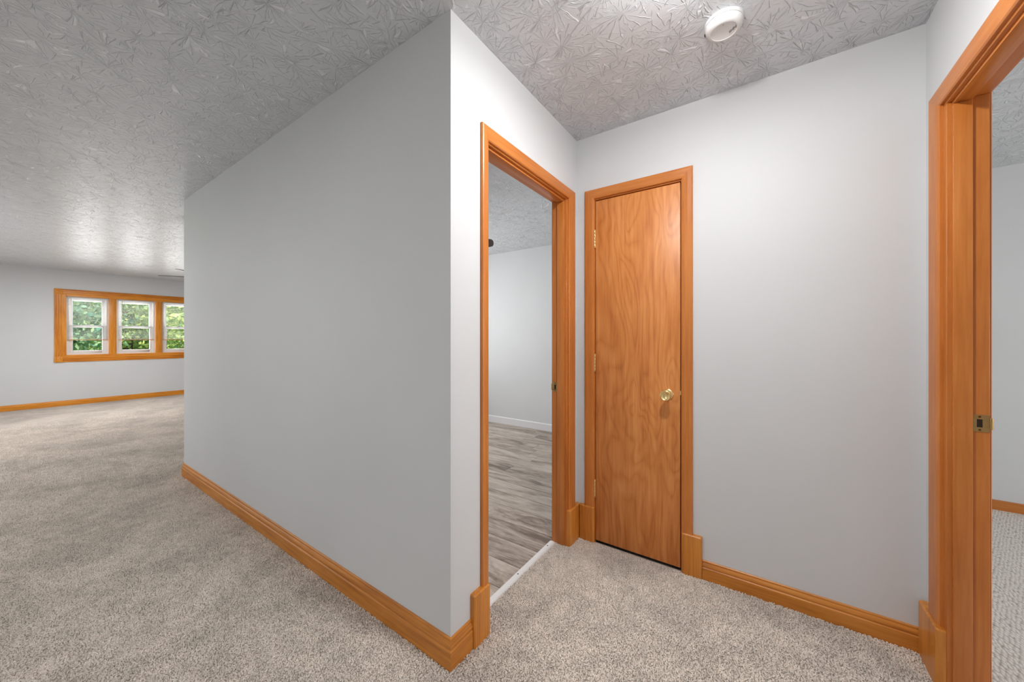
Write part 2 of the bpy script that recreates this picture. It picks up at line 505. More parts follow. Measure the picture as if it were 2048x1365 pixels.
for r_ in range(rows):
    y = y_lo + PW * (r_ + 0.5)
    xo = x_hi + random.uniform(0, PL)
    while xo > x_lo:
        a, b_ = max(xo - PL, x_lo), min(xo, x_hi)
        if b_ - a > 0.02:
            if plank0 is None:
                o = mbp.build('plank', PLANK, None, bevel=0.0016, seg=1)
                plank0 = o
            else:
                o = plank0.copy()
                COL.objects.link(o)
            o.parent = pf
            yc0, yc1 = y - PW / 2, min(y + PW / 2, y_hi)
            o.location = Vector(((a + b_) / 2, (yc0 + yc1) / 2, -0.018)) - pf.location
            o.scale = ((b_ - a) / PL, (yc1 - yc0) / PW, 1)
        xo -= PL

# ------------------------------------------------------------------ baseboards
BP = [(0.0, 0.0), (0.0145, 0.0), (0.0145, 0.076), (0.0125, 0.079), (0.0105, 0.081), (0.0115, 0.086), (0.0125, 0.091), (0.011, 0.098), (0.008, 0.104), (0.0055, 0.108), (0.0065, 0.112), (0.006, 0.117), (0.003, 0.120), (0.0, 0.120)]
def profile_run(mb, path, prof, zs=1.0, z0=-0.004):
    """path: list of (u, v, outward offset direction (du, dv) with mitre already scaled)"""
    rings = [[(u + du * t, v + dv * t, z0 + z * zs) for t, z in prof] for u, v, du, dv in path]
    mb.loft(rings, True, True)
def baseboard(name, path, m, label, prof=BP, zs=1.0):
    mb = MB()
    profile_run(mb, path, prof, zs)
    return tag(mb.build(name, m), label, kind='structure')
bl = thing('baseboard_left', (UB, V0, 0), 'golden oak baseboard along the long wall and round its corner', kind='structure')
mb = MB(); profile_run(mb, [(UE, V0, -1, -1), (UB, V0, 1, -1)], BP); mb.build('long_board', WOX, bl)
mb = MB(); profile_run(mb, [(UB, V0, 1, -1), (UB, 1.082, 1, 0)], BP); mb.build('corner_return', WOY, bl)
mb = MB(); profile_run(mb, [(UE, VK, -1, 0), (UE, V0, -1, -1)], BP); mb.build('end_return', WOY, bl)
baseboard('baseboard_back', [(-0.258, VC, 0, -1), (UR, VC, 0, -1)], WOX, 'golden oak baseboard right of the closet door', zs=0.83)
baseboard('baseboard_far', [(UF, VS, 1, 0), (UF, VK, 1, 0)], WWY, 'amber wood baseboard under the far living room windows', zs=0.82)
FLAT = [(0, 0), (0.012, 0), (0.012, 0.062), (0.009, 0.068), (0.004, 0.070), (0, 0.070)]
baseboard('baseboard_bedroom', [(UR + WT, VD, 0, -1), (UX, VD, 0, -1)], WCX, 'plain reddish wood baseboard in the bedroom', prof=FLAT)
WB_ = [(0, 0), (0.013, 0), (0.013, 0.085), (0.008, 0.093), (0, 0.095)]
baseboard('baseboard_rear', [(UE + WT, VK, 0, -1), (UB - WT, VK, 0, -1)], WHITEBASE, 'white painted baseboard seen through the open doorway', prof=WB_)

# ------------------------------------------------------------------ door casings
CP = [(0.0, 0.0), (0.0, 0.011), (0.04, 0.0145), (0.14, 0.0165), (0.45, 0.0165), (0.75, 0.0150), (0.93, 0.0125), (1.0, 0.009), (1.0, 0.0)]   # outer edge -> inner edge
def casing_piece(mb, A0, A1, B0, B1, nrm, prof=CP):
    """A0/A1 outer and inner corner at the start, B0/B1 at the end"""
    A0, A1, B0, B1, nrm = map(Vector, (A0, A1, B0, B1, nrm))
    rings = [[tuple(P0 + (P1 - P0) * t + nrm * n) for t, n in prof] for P0, P1 in ((A0, A1), (B0, B1))]
    mb.loft(rings, True, True)

def plinth(parent, c0, c1, nrm, h=0.212, t=0.024, m=WOZ):
    """block between wall points c0 and c1 standing proud of the wall"""
    mb = MB()
    c0, c1, nrm = Vector(c0 + (0,)), Vector(c1 + (0,)), Vector(nrm)
    d = (c1 - c0)
    e = 0.005
    dn = d.normalized()
    prof = [(c0, 0), (c0, t - e), (c0 + dn * e, t), (c1 - dn * e, t), (c1, t - e), (c1, 0)]
    rings = []
    for z, ins in ((-0.01, 0), (h - e, 0), (h, e)):
        ring = []
        mid = (c0 + c1) / 2
        for p, n in prof:
            q = p + nrm * max(0, n - ins)
            if ins:
                q = q + (mid - p).normalized() * (ins * 0.6)
            ring.append((q.x, q.y, z))
        rings.append(ring)
    mb.loft(rings, True, True)
    return mb.build('plinth_block', m, parent)

def strike_plate(parent, face, u0, u1, zc, h, facing, lip):
    """brass strike on a jamb face at v=face; facing -1/+1 is the direction the face looks"""
    mb = MB()
    t = 0.0018 * facing
    hw0, hw1 = u0 + 0.24 * (u1 - u0), u0 + 0.58 * (u1 - u0)
    z0, z1 = zc - h / 2, zc + h / 2
    ha, hb = zc - h * 0.24, zc + h * 0.24
    y0, y1 = face, face + t
    mb.box((u0, y0, z0), (u1, y1, ha)); mb.box((u0, y0, hb), (u1, y1, z1))
    mb.box((u0, y0, ha), (hw0, y1, hb)); mb.box((hw1, y0, ha), (u1, y1, hb))
    # curved lip past the jamb edge
    s = 1 if u1 > u0 else -1
    pts = []
    for i in range(5):
        a = i / 4 * 1.1
        pts.append((u1 + s * lip * math.sin(a), face + t - facing * -0.0 - facing * 0.0 + facing * (-0.006) * (1 - math.cos(a))))
    zz0, zz1 = zc - h * 0.33, zc + h * 0.33
    rings = [[(px, py, zz0), (px, py, zz1), (px, py + facing * 0.0016, zz1), (px, py + facing * 0.0016, zz0)] for px, py in pts]
    mb.loft(rings, True, True)
    st = mb.build('strike_plate', OLDBRASS, parent, bevel=0.0004, seg=1)
    hb_ = MB()
    hb_.box((hw0, face + facing * 0.0004, ha), (hw1, face + facing * 0.0007, hb))
    hb_.build('latch_hole', DARKHOLE, st)
    for z in (zc - h * 0.38, zc + h * 0.38):
        sm = MB()
        sm.lathe([(0.0, 0.0), (0.0036, 0.0), (0.003, 0.0008), (0.0, 0.001)], ((hw0 + hw1) / 2, face + t, z), 'y', 10, facing)
        sm.build('screw', plain('screw_brass', srgb(120, 88, 50), 0.4, 1.0) if 'screw_brass' not in bpy.data.materials else bpy.data.materials['screw_brass'], st)

# ---- doorway 1 : open doorway in wall_doorway (plane u = UB, looking +u)
d1 = thing('door_1', (UB, 1.55, 0), 'honey wood cased open doorway to the plank floored room', kind='structure')
J1a, J1b, J1h = 1.180, 1.922, 2.037           # jamb faces
Lo, Li, Ri, Ro, Zo, Zi = 1.136, 1.179, 1.936, 2.016, 2.102, 2.044
mb = MB(); casing_piece(mb, (UB, Lo, 0.2), (UB, Li, 0.2), (UB, Lo, Zo), (UB, Li, Zi), (1, 0, 0)); mb.build('side_casing', WCZ, d1)
mb = MB(); casing_piece(mb, (UB, Ro, 0.2), (UB, Ri, 0.2), (UB, Ro, Zo), (UB, Ri, Zi), (1, 0, 0)); mb.build('side_casing', WCZ, d1)
mb = MB(); casing_piece(mb, (UB, Lo, Zo), (UB, Li, Zi), (UB, Ro, Zo), (UB, Ri, Zi), (1, 0, 0)); mb.build('head_casing', WCY, d1)
ue = UB - WT
mb = MB(); casing_piece(mb, (ue, Lo, -0.005), (ue, Li, -0.005), (ue, Lo, Zo), (ue, Li, Zi), (-1, 0, 0)); mb.build('side_casing', WCZ, d1)
mb = MB(); casing_piece(mb, (ue, Ro, -0.005), (ue, Ri, -0.005), (ue, Ro, Zo), (ue, Ri, Zi), (-1, 0, 0)); mb.build('side_casing', WCZ, d1)
mb = MB(); casing_piece(mb, (ue, Lo, Zo), (ue, Li, Zi), (ue, Ro, Zo), (ue, Ri, Zi), (-1, 0, 0)); mb.build('head_casing', WCY, d1)
mb = MB(); mb.box((UB - WT, O1a, -0.005), (UB, J1a, J1h)); mb.build('jamb', WCZ, d1, bevel=0.0015, seg=1)
mb = MB(); mb.box((UB - WT, J1b, -0.005), (UB, O1b, J1h)); mb.build('jamb', WCZ, d1, bevel=0.0015, seg=1)
mb = MB(); mb.box((UB - WT, O1a, J1h), (UB, O1b, O1h)); mb.build('head_jamb', WCY, d1, bevel=0.0015, seg=1)
s0, s1 = UB - 0.013, UB - 0.057
mb = MB(); mb.box((s1, J1a, -0.005), (s0, J1a + 0.011, J1h - 0.011)); mb.build('door_stop', WCZ, d1, bevel=0.002)
mb = MB(); mb.box((s1, J1b - 0.011, -0.005), (s0, J1b, J1h - 0.011)); mb.build('door_stop', WCZ, d1, bevel=0.002)
mb = MB(); mb.box((s1, J1a, J1h - 0.011), (s0, J1b, J1h)); mb.build('door_stop', WCY, d1, bevel=0.002)
plinth(d1, (UB, 1.076), (UB, 1.176), (1, 0, 0))
plinth(d1, (UB, 1.927), (UB, VC - 0.003), (1, 0, 0))
strike_plate(d1, J1b, UB - 0.060, UB - 0.094, 0.930, 0.057, -1, 0.008)

# ---- closet door in wall_back (plane v = VC, looking -v)
d2 = thing('door_2', (-0.6, VC, 0), 'closed flush birch veneer closet door in a honey wood casing', kind='structure')
Lo, Li, Ri, Ro, Zo, Zi = -0.893, -0.836, -0.355, -0.302, 2.110, 2.054
mb = MB(); casing_piece(mb, (Lo, VC, 0.2), (Li, VC, 0.2), (Lo, VC, Zo), (Li, VC, Zi), (0, -1, 0)); mb.build('side_casing', WCZ, d2)
mb = MB(); casing_piece(mb, (Ro, VC, 0.2), (Ri, VC, 0.2), (Ro, VC, Zo), (Ri, VC, Zi), (0, -1, 0)); mb.build('side_casing', WCZ, d2)
mb = MB(); casing_piece(mb, (Lo, VC, Zo), (Li, VC, Zi), (Ro, VC, Zo), (Ri, VC, Zi), (0, -1, 0)); mb.build('head_casing', WCX, d2)
JL, JR, JH = -0.833, -0.358, 2.048
mb = MB(); mb.box((O2a, VC, -0.005), (JL, VC + WT, JH)); mb.build('jamb', WCZ, d2)
mb = MB(); mb.box((JR, VC, -0.005), (O2b, VC + WT, JH)); mb.build('jamb', WCZ, d2)
mb = MB(); mb.box((O2a, VC, JH), (O2b, VC + WT, O2h)); mb.build('head_jamb', WCX, d2)
for a, b_ in (((JL, VC + 0.040, -0.005), (JL + 0.011, VC + 0.075, JH)), ((JR - 0.011, VC + 0.040, -0.005), (JR, VC + 0.075, JH)), ((JL, VC + 0.040, JH - 0.011), (JR, VC + 0.075, JH))):
    mb = MB(); mb.box(a, b_); mb.build('door_stop', WCZ, d2)
mb = MB(); mb.box((JL + 0.0035, VC + 0.003, 0.012), (JR - 0.0050, VC + 0.036, JH - 0.006)); slab = mb.build('door_slab', VENEER, d2, bevel=0.0015, seg=2)
plinth(d2, (-0.924, VC), (-0.833, VC), (0, -1, 0))
plinth(d2, (-0.353, VC), (-0.259, VC), (0, -1, 0))
# knob
kx, kz = -0.4235, 0.922
ky = VC + 0.003
mb = MB(); mb.lathe([(0.0, 0.0), (0.030, 0.0), (0.030, 0.003), (0.028, 0.006), (0.022, 0.0095), (0.014, 0.012), (0.0, 0.012)], (kx, ky, kz), 'y', 40, -1)
rose = mb.build('knob_rose', BRASS, slab)
mb = MB(); mb.lathe([(0.0, 0.010), (0.0105, 0.010), (0.0098, 0.022), (0.0105, 0.030), (0.0150, 0.040), (0.0215, 0.050), (0.0255, 0.058), (0.0270, 0.064), (0.0262, 0.0675), (0.0235, 0.0690), (0.0215, 0.0675), (0.0150, 0.0640), (0.0080, 0.0620), (0.0, 0.0614)], (kx, ky, kz), 'y', 40, -1)
mb.build('knob', BRASS, slab)
# latch plate in the door edge gap
mb = MB(); mb.box((JR - 0.0049, VC - 0.001, kz + 0.0), (JR - 0.001, VC + 0.02, kz + 0.022)); mb.build('latch_plate', BRASS, slab)
for z in (1.815, 1.074, 0.322):
    mb = MB()
    hx, hy = JL + 0.0005, VC - 0.0045
    for k in range(5):
        z0 = z - 0.05 + k * 0.02
        mb.lathe([(0.0, 0.0004), (0.0046, 0.0004), (0.0052, 0.0016), (0.0052, 0.0184), (0.0046, 0.0196), (0.0, 0.0196)], (hx, hy, z0), 'z', 14)
    mb.lathe([(0.0, 0), (0.003, 0), (0.0054, 0.002), (0.0054, 0.004), (0.0, 0.004)], (hx, hy, z - 0.0545), 'z', 14)
    mb.lathe([(0.0, 0), (0.0054, 0), (0.0054, 0.002), (0.003, 0.004), (0.0, 0.004)], (hx, hy, z + 0.0505), 'z', 14)
    mb.box((JL + 0.0003, VC - 0.003, z - 0.05), (JL + 0.0022, VC + 0.02, z + 0.05))
    mb.build('hinge', BRASS, d2)

# ---- bedroom doorway in wall_right (plane u = UR, looking -u)
d3 = thing('door_3', (UR, 1.5, 0), 'honey wood cased bedroom doorway at the right edge', kind='structure')
J3a, J3b, J3h = 1.125, 1.873, 2.030
No, Ni, Fi, Fo, Zo, Zi = 1.040, 1.115, 1.897, 1.985, 2.100, 2.038
mb = MB(); casing_piece(mb, (UR, Fo, 0.2), (UR, Fi, 0.2), (UR, Fo, Zo), (UR, Fi, Zi), (-1, 0, 0)); mb.build('side_casing', WCZ, d3)
mb = MB(); casing_piece(mb, (UR, No, 0.2), (UR, Ni, 0.2), (UR, No, Zo), (UR, Ni, Zi), (-1, 0, 0)); mb.build('side_casing', WCZ, d3)
mb = MB(); casing_piece(mb, (UR, Fo, Zo), (UR, Fi, Zi), (UR, No, Zo), (UR, Ni, Zi), (-1, 0, 0)); mb.build('head_casing', WCY, d3)
ue = UR + WT
mb = MB(); casing_piece(mb, (ue, Fo, 0.0), (ue, Fi - 0.004, 0.0), (ue, Fo, Zo), (ue, Fi - 0.004, Zi), (1, 0, 0)); mb.build('side_casing', WCZ, d3)
mb = MB(); casing_piece(mb, (ue, No, 0.0), (ue, Ni, 0.0), (ue, No, Zo), (ue, Ni, Zi), (1, 0, 0)); mb.build('side_casing', WCZ, d3)
mb = MB(); casing_piece(mb, (ue, Fo, Zo), (ue, Fi - 0.004, Zi), (ue, No, Zo), (ue, Ni, Zi), (1, 0, 0)); mb.build('head_casing', WCY, d3)
mb = MB(); mb.box((UR, J3b, -0.005), (ue, O3b, J3h)); mb.build('jamb', WCZ, d3, bevel=0.0015, seg=1)
mb = MB(); mb.box((UR, O3a, -0.005), (ue, J3a, J3h)); mb.build('jamb', WCZ, d3, bevel=0.0015, seg=1)
mb = MB(); mb.box((UR, O3a, J3h), (ue, O3b, O3h)); mb.build('head_jamb', WCY, d3, bevel=0.0015, seg=1)
s0, s1 = UR + 0.012, UR + 0.056
mb = MB(); mb.box((s0, J3b - 0.011, -0.005), (s1, J3b, J3h - 0.011)); mb.build('door_stop', WCZ, d3, bevel=0.002)
mb = MB(); mb.box((s0, J3a, -0.005), (s1, J3a + 0.011, J3h - 0.011)); mb.build('door_stop', WCZ, d3, bevel=0.002)
mb = MB(); mb.box((s0, J3a, J3h - 0.011), (s1, J3b, J3h)); mb.build('door_stop', WCY, d3, bevel=0.002)
plinth(d3, (UR, 2.052), (UR, 1.875), (-1, 0, 0))
plinth(d3, (UR, 1.130), (UR, 1.035), (-1, 0, 0))
strike_plate(d3, J3b, UR + 0.058, UR + 0.094, 0.940, 0.057, -1, 0.010)

# ------------------------------------------------------------------ threshold strip
ts = thing('threshold_strip', (UB - 0.09, 1.55, 0), 'narrow white metal threshold strip between carpet and planks', 'threshold strip')
mb = MB()
prof = [(0.0, -0.004), (0.006, 0.002), (0.014, 0.0045), (0.026, 0.0045), (0.034, 0.002), (0.040, -0.002)]
mb.loft([[(UB - 0.112 + a, v, z) for a, z in prof] for v in (J1a + 0.001, J1b - 0.001)], True, True)
mb.build('strip', METALSTRIP, ts)
for v in (1.24, 1.55, 1.86):
    mb = MB(); mb.lathe([(0.0, 0.0), (0.0042, 0.0), (0.0034, 0.0012), (0.0, 0.0016)], (UB - 0.092, v, 0.0044), 'z', 12)
    mb.build('nail_head', SLOT, ts)

# ------------------------------------------------------------------ smoke detector
cx, cy = -0.128, 1.607
sd = thing('smoke_detector', (cx, cy, H), 'round white smoke detector on the textured hall ceiling', 'smoke detector')
mb = MB(); mb.lathe([(0.0, 0.0), (0.0655, 0.0), (0.0660, 0.003), (0.0660, 0.0105), (0.0645, 0.012), (0.0, 0.012)], (cx, cy, H), 'z', 64, -1)
mb.build('mounting_base', WHITEPL, sd)
mb = MB(); mb.lathe([(0.0, 0.013), (0.0625, 0.013), (0.0645, 0.015), (0.0645, 0.019), (0.063, 0.025), (0.0595, 0.0315), (0.054, 0.0365), (0.0475, 0.0388), (0.0450, 0.0388), (0.0440, 0.0375), (0.0425, 0.0368), (0.0, 0.0368)], (cx, cy, H), 'z', 64, -1)
mb.build('cover', WHITEPL, sd)
mb = MB(); mb.lathe([(0.0, 0.0115), (0.0620, 0.0115), (0.0620, 0.0135), (0.0, 0.0135)], (cx, cy, H), 'z', 48, -1)
mb.build('seam_ring', plain('grey_seam', (0.3, 0.3, 0.3, 1), 0.6), sd)
for i in range(7):
    t = i / 6
    mx_, my_ = cx + 0.018 + 0.022 * t, cy + 0.016 - 0.016 * t
    hl_ = (0.0045, 0.006, 0.0035, 0.0065, 0.007, 0.0035, 0.0065)[i]
    mb = MB()
    mb.box((mx_ - 0.0009, my_ - hl_, H - 0.0376), (mx_ + 0.0009, my_ + hl_, H - 0.0364))
    mb.build('sound_slot', SLOT, sd)
mb = MB(); mb.box((cx - 0.0665, cy - 0.006, H - 0.0265), (cx - 0.058, cy + 0.006, H - 0.0215)); mb.build('release_slot', SLOT, sd)
mb = MB(); mb.lathe([(0, 0.0364), (0.0016, 0.0364), (0.0016, 0.0376), (0, 0.0376)], (cx + 0.001, cy - 0.033, H), 'z', 12, -1); mb.build('indicator_light', plain('dim_indicator', (0.12, 0.12, 0.12, 1), 0.3), sd)

# ------------------------------------------------------------------ far windows
wt = thing('trim_1', (UF, 1.65, 0.8), 'wide amber wood casing round the three living room windows', kind='structure')
FL = [(0.0, 0.0), (0.0, 0.016), (0.06, 0.020), (0.14, 0.022), (0.17, 0.009), (0.27, 0.009), (0.31, 0.022), (0.42, 0.022), (0.46, 0.009), (0.57, 0.009), (0.61, 0.022), (0.76, 0.022), (0.82, 0.012), (1.0, 0.010), (1.0, 0.0)]
CL0, CL1, CR1, CR0 = 0.622, 0.715, 2.589, 2.682
CZ0, CZ1, CZ2, CZ3 = 0.785, 0.888, 2.003, 2.100
mb = MB(); casing_piece(mb, (UF, CL0, CZ1), (UF, CL1, CZ1), (UF, CL0, CZ2), (UF, CL1, CZ2), (1, 0, 0), FL); mb.build('side_casing', WWZ, wt)
mb = MB(); casing_piece(mb, (UF, CR0, CZ1), (UF, CR1, CZ1), (UF, CR0, CZ2), (UF, CR1, CZ2), (1, 0, 0), FL); mb.build('side_casing', WWZ, wt)
mb = MB(); casing_piece(mb, (UF, CL1, CZ3), (UF, CL1, CZ2), (UF, CR1, CZ3), (UF, CR1, CZ2), (1, 0, 0), FL); mb.build('head_casing', WWY, wt)
mb = MB(); casing_piece(mb, (UF, CL1, CZ0), (UF, CL1, CZ1), (UF, CR1, CZ0), (UF, CR1, CZ1), (1, 0, 0), FL); mb.build('apron_casing', WWY, wt)
for v0_, v1_ in ((CL0, CL1), (CR1, CR0)):
    for z0, z1 in ((CZ0, CZ1), (CZ2, CZ3)):
        mb = MB(); mb.box((UF, v0_ - 0.002, z0 - 0.001), (UF + 0.025, v1_ + 0.002, z1 + 0.001))
        blk = mb.build('corner_block', WWZ, wt, bevel=0.002)
        mb = MB(); mb.lathe([(0.0, 0.0), (0.036, 0.0), (0.036, 0.003), (0.030, 0.005), (0.026, 0.002), (0.018, 0.002), (0.013, 0.006), (0.0, 0.007)], (UF + 0.024, (v0_ + v1_) / 2, (z0 + z1) / 2), 'x', 24)
        mb.build('rosette', WWZ, blk)
# inner stops and mullions
mb = MB(); mb.box((UF - 0.09, CL1 - 0.001, CZ1), (UF + 0.009, WA + 0.008, CZ2)); mb.build('jamb', WWZ, wt)
mb = MB(); mb.box((UF - 0.09, WBv - 0.008, CZ1), (UF + 0.009, CR1 + 0.001, CZ2)); mb.build('jamb', WWZ, wt)
mb = MB(); mb.box((UF - 0.09, WA, WZ1 - 0.010), (UF + 0.009, WBv, CZ2 + 0.001)); mb.build('head_jamb', WWY, wt)
mb = MB(); mb.box((UF - 0.09, WA, CZ1 - 0.001), (UF + 0.014, WBv, WZ0 + 0.008)); mb.build('sill', WWY, wt)
for v0_, v1_ in ((1.278, 1.376), (1.928, 2.026)):
    mb = MB(); mb.box((UF - 0.09, v0_, WZ0 + 0.006), (UF + 0.004, v1_, WZ1 - 0.008)); mb.build('mullion', WWZ, wt, bevel=0.003)

WIN = [(0.760, 1.278), (1.376, 1.928), (2.026, 2.544)]
SASH_Z0, SASH_Z1, MEET = WZ0 + 0.008, WZ1 - 0.010, 1.437
def rect_frame(mb, u0, u1, v0, v1, z0, z1, wl, wb, wtop):
    mb.box((u0, v0, z0), (u1, v0 + wl, z1)); mb.box((u0, v1 - wl, z0), (u1, v1, z1))
    mb.box((u0, v0 + wl, z0), (u1, v1 - wl, z0 + wb)); mb.box((u0, v0 + wl, z1 - wtop), (u1, v1 - wl, z1))
names = ('left', 'middle', 'third')
for i, (a, b_) in enumerate(WIN):
    w = thing('window_%d' % (i + 1), (UF, (a + b_) / 2, SASH_Z0), ['white double hung window nearest the left casing', 'white double hung window in the middle of three', 'white double hung window cut off by the long wall'][i], kind='structure')
    mb = MB(); rect_frame(mb, UF - 0.125, UF - 0.035, a, b_, SASH_Z0, SASH_Z1, 0.032, 0.03, 0.03); mb.build('window_frame', VINYL, w)
    a2, b2 = a + 0.03, b_ - 0.03
    mb = MB(); rect_frame(mb, UF - 0.112, UF - 0.084, a2, b2, MEET - 0.02, SASH_Z1 - 0.025, 0.05, 0.035, 0.045); us = mb.build('upper_sash', VINYL, w, bevel=0.002, seg=1)
    mb = MB(); mb.box((UF - 0.100, a2 + 0.045, MEET + 0.01), (UF - 0.096, b2 - 0.045, SASH_Z1 - 0.065)); mb.build('glass_pane', GLASS, us)
    mb = MB(); rect_frame(mb, UF - 0.080, UF - 0.050, a2, b2, SASH_Z0 + 0.022, MEET + 0.02, 0.05, 0.055, 0.04); lsash = mb.build('lower_sash', VINYL, w, bevel=0.002, seg=1)
    mb = MB(); mb.box((UF - 0.067, a2 + 0.045, SASH_Z0 + 0.07), (UF - 0.063, b2 - 0.045, MEET - 0.015)); mb.build('glass_pane', GLASS, lsash)
    mb = MB()
    mc = (a + b_) / 2
    mb.box((UF - 0.078, mc - 0.03, MEET + 0.02), (UF - 0.055, mc + 0.03, MEET + 0.027)); mb.lathe([(0, 0.0), (0.011, 0.0), (0.010, 0.012), (0, 0.013)], (UF - 0.066, mc, MEET + 0.026), 'z', 14); mb.box((UF - 0.07, mc, MEET + 0.03), (UF - 0.062, mc + 0.035, MEET + 0.037))
    mb.build('sash_lock', plain('grey_latch', (0.25, 0.25, 0.25, 1), 0.5) if i == 0 else bpy.data.materials['grey_latch'], lsash)

# mini blinds, lowered about three quarters
SLATM = plain('white_blind_slat', (0.55, 0.54, 0.52, 1), 0.45)
RAILM = plain('tan_blind_rail', srgb(206, 160, 118), 0.5)
blabels = ['white mini blind in the left living room window', 'white mini blind in the middle living room window', 'white mini blind in the living room window cut off by the long wall']
B0 = thing('mini_blind', (UF - 0.018, 0.5 * (WIN[0][0] + WIN[0][1]), SASH_Z1 - 0.002), blabels[0], 'blind', 'mini blinds in the far windows')
bw = 0.25
mb = MB(); mb.box((-0.0125, -bw, -0.026), (0.0125, bw, 0.0)); mb.build('head_rail', SLATM, B0, bevel=0.002, seg=1, base=(0, 0, 0))
mb = MB()
ringsS = []
for y in (-bw, bw):
    top = [(-0.0115 + 0.0115 * 2 * t, y, 0.0014 * (1 - (2 * t - 1) ** 2)) for t in (0, .25, .5, .75, 1)]
    bot = [(x, yy, z - 0.0005) for x, yy, z in reversed(top)]
    ringsS.append(top + bot)
mb.loft(ringsS, True, True)
slat0 = None
bot_z = 1.186 - (SASH_Z1 - 0.002)
nsl = 36
for k in range(nsl):
    z = -0.042 + (bot_z + 0.02 + 0.042) * k / (nsl - 1)
    if slat0 is None:
        slat0 = mb.build('slat', SLATM, B0, base=(0, 0, z)); slat0.rotation_euler = (0, math.radians(1), 0)
    else:
        s_ = slat0.copy(); COL.objects.link(s_); s_.parent = B0; s_.location = (0, 0, z)
mb = MB(); mb.box((-0.013, -bw, bot_z - 0.007), (0.013, bw, bot_z + 0.007)); mb.build('bottom_rail', RAILM, B0, bevel=0.002, seg=1, base=(0, 0, 0))
for y in (-0.17, 0.17):
    mb = MB(); mb.lathe([(0.0007, bot_z), (0.0007, -0.02)], (0.0118, y, 0), 'z', 6); mb.build('ladder_cord', SLATM, B0, base=(0, 0, 0))
mb = MB(); mb.lathe([(0, -0.45), (0.003, -0.45), (0.003, -0.02), (0, -0.02)], (0.016, -0.2, 0), 'z', 8); mb.build('tilt_wand', SLATM, B0, base=(0, 0, 0))
for i in (1, 2):
    c = copy_tree(B0)
    c.location = (UF - 0.018, 0.5 * (WIN[i][0] + WIN[i][1]), SASH_Z1 - 0.002)
    c['label'] = blabels[i]

# ------------------------------------------------------------------ ceiling fans
def fan(name, loc, rot, label, wm, blade_len, z_blade, tilt=12, droop=0.0):
    r = thing(name, (loc[0], loc[1], H), label, 'ceiling fan')
    r.rotation_euler = (0, 0, rot)
    def put(mb, nm, m, parent=r, **k): return mb.build(nm, m, parent, base=(0, 0, 0), **k)
    zb = z_blade - H
    mb = MB(); mb.lathe([(0, 0), (0.07, 0), (0.07, -0.02), (0.05, -0.055), (0.02, -0.065), (0, -0.065)], (0, 0, 0), 'z', 32); put(mb, 'canopy', BRONZE)
    mb = MB(); mb.lathe([(0, -0.06), (0.013, -0.06), (0.013, zb + 0.09), (0, zb + 0.09)], (0, 0, 0), 'z', 16); put(mb, 'downrod', BRONZE)
    mb = MB(); mb.lathe([(0, zb + 0.10), (0.05, zb + 0.10), (0.10, zb + 0.075), (0.115, zb + 0.04), (0.115, zb + 0.0), (0.09, zb - 0.03), (0, zb - 0.03)], (0, 0, 0), 'z', 40); put(mb, 'motor_housing', BRONZE)
    mb = MB(); mb.lathe([(0, zb - 0.03), (0.06, zb - 0.03), (0.06, zb - 0.06), (0, zb - 0.06)], (0, 0, 0), 'z', 32); put(mb, 'light_kit', BRONZE)
    mb = MB(); mb.lathe([(0, zb - 0.06), (0.08, zb - 0.06), (0.10, zb - 0.09), (0.085, zb - 0.13), (0.05, zb - 0.15), (0, zb - 0.155)], (0, 0, 0), 'z', 32); put(mb, 'glass_shade', WHITEPL)
    mbb = MB()
    pr_ = []
    for t, w in ((0.20, 0.05), (0.26, 0.058), (0.5, 0.066), (0.8, 0.072), (0.93, 0.070), (0.975, 0.058), (0.995, 0.035), (1.0, 0.0)):
        pr_.append((t * blade_len, w))
    outline = [(x, w) for x, w in pr_] + [(x, -w) for x, w in reversed(pr_[:-1])]
    tl = math.radians(tilt)
    for z in (0.0,):
        lo = [(x, y * math.cos(tl), y * math.sin(tl) - droop * x) for x, y in outline]
        hi = [(x, y * math.cos(tl), y * math.sin(tl) - droop * x + 0.006) for x, y in outline]
        mbb.loft([lo, hi], True, True)
    mba = MB(); mba.box((0.09, -0.02, -0.004), (0.24 * blade_len, 0.02, 0.0)); mba.box((0.2 * blade_len, -0.04, -0.005), (0.26 * blade_len, 0.04, 0.0))
    first = None
    for k in range(5):
        if first is None:
            b_ = mbb.build('blade', wm, r, base=(0, 0, zb)); arm = mba.build('blade_iron', BRONZE, b_, base=(0, 0, 0)); first = b_
        else:
            b_ = first.copy(); COL.objects.link(b_); b_.parent = r
            ar = arm.copy(); COL.objects.link(ar); ar.parent = b_
        b_.rotation_euler = (0, 0, 2 * math.pi * k / 5)
    return r
fan('ceiling_fan', (-6.242, 1.814), math.radians(-124), 'dark ceiling fan in the living room, mostly hidden behind the long wall', FANG, 0.66, 2.05, tilt=-9)
fan('ceiling_fan', (-2.547, 2.307), math.radians(35), 'dark bladed ceiling fan in the plank floored room beyond the doorway', FANW, 0.60, 2.098, tilt=-14)

# hall lamp holder (above the frame)
hl = thing('ceiling_lamp', (-0.16, 1.10, H), 'small porcelain lamp holder on the hall ceiling', 'lamp')
mb = MB(); mb.lathe([(0, 0.0), (0.055, 0.0), (0.055, -0.012), (0.030, -0.020), (0.024, -0.030), (0, -0.030)], (-0.16, 1.10, H), 'z', 32); mb.build('lamp_holder', WHITEPL, hl)

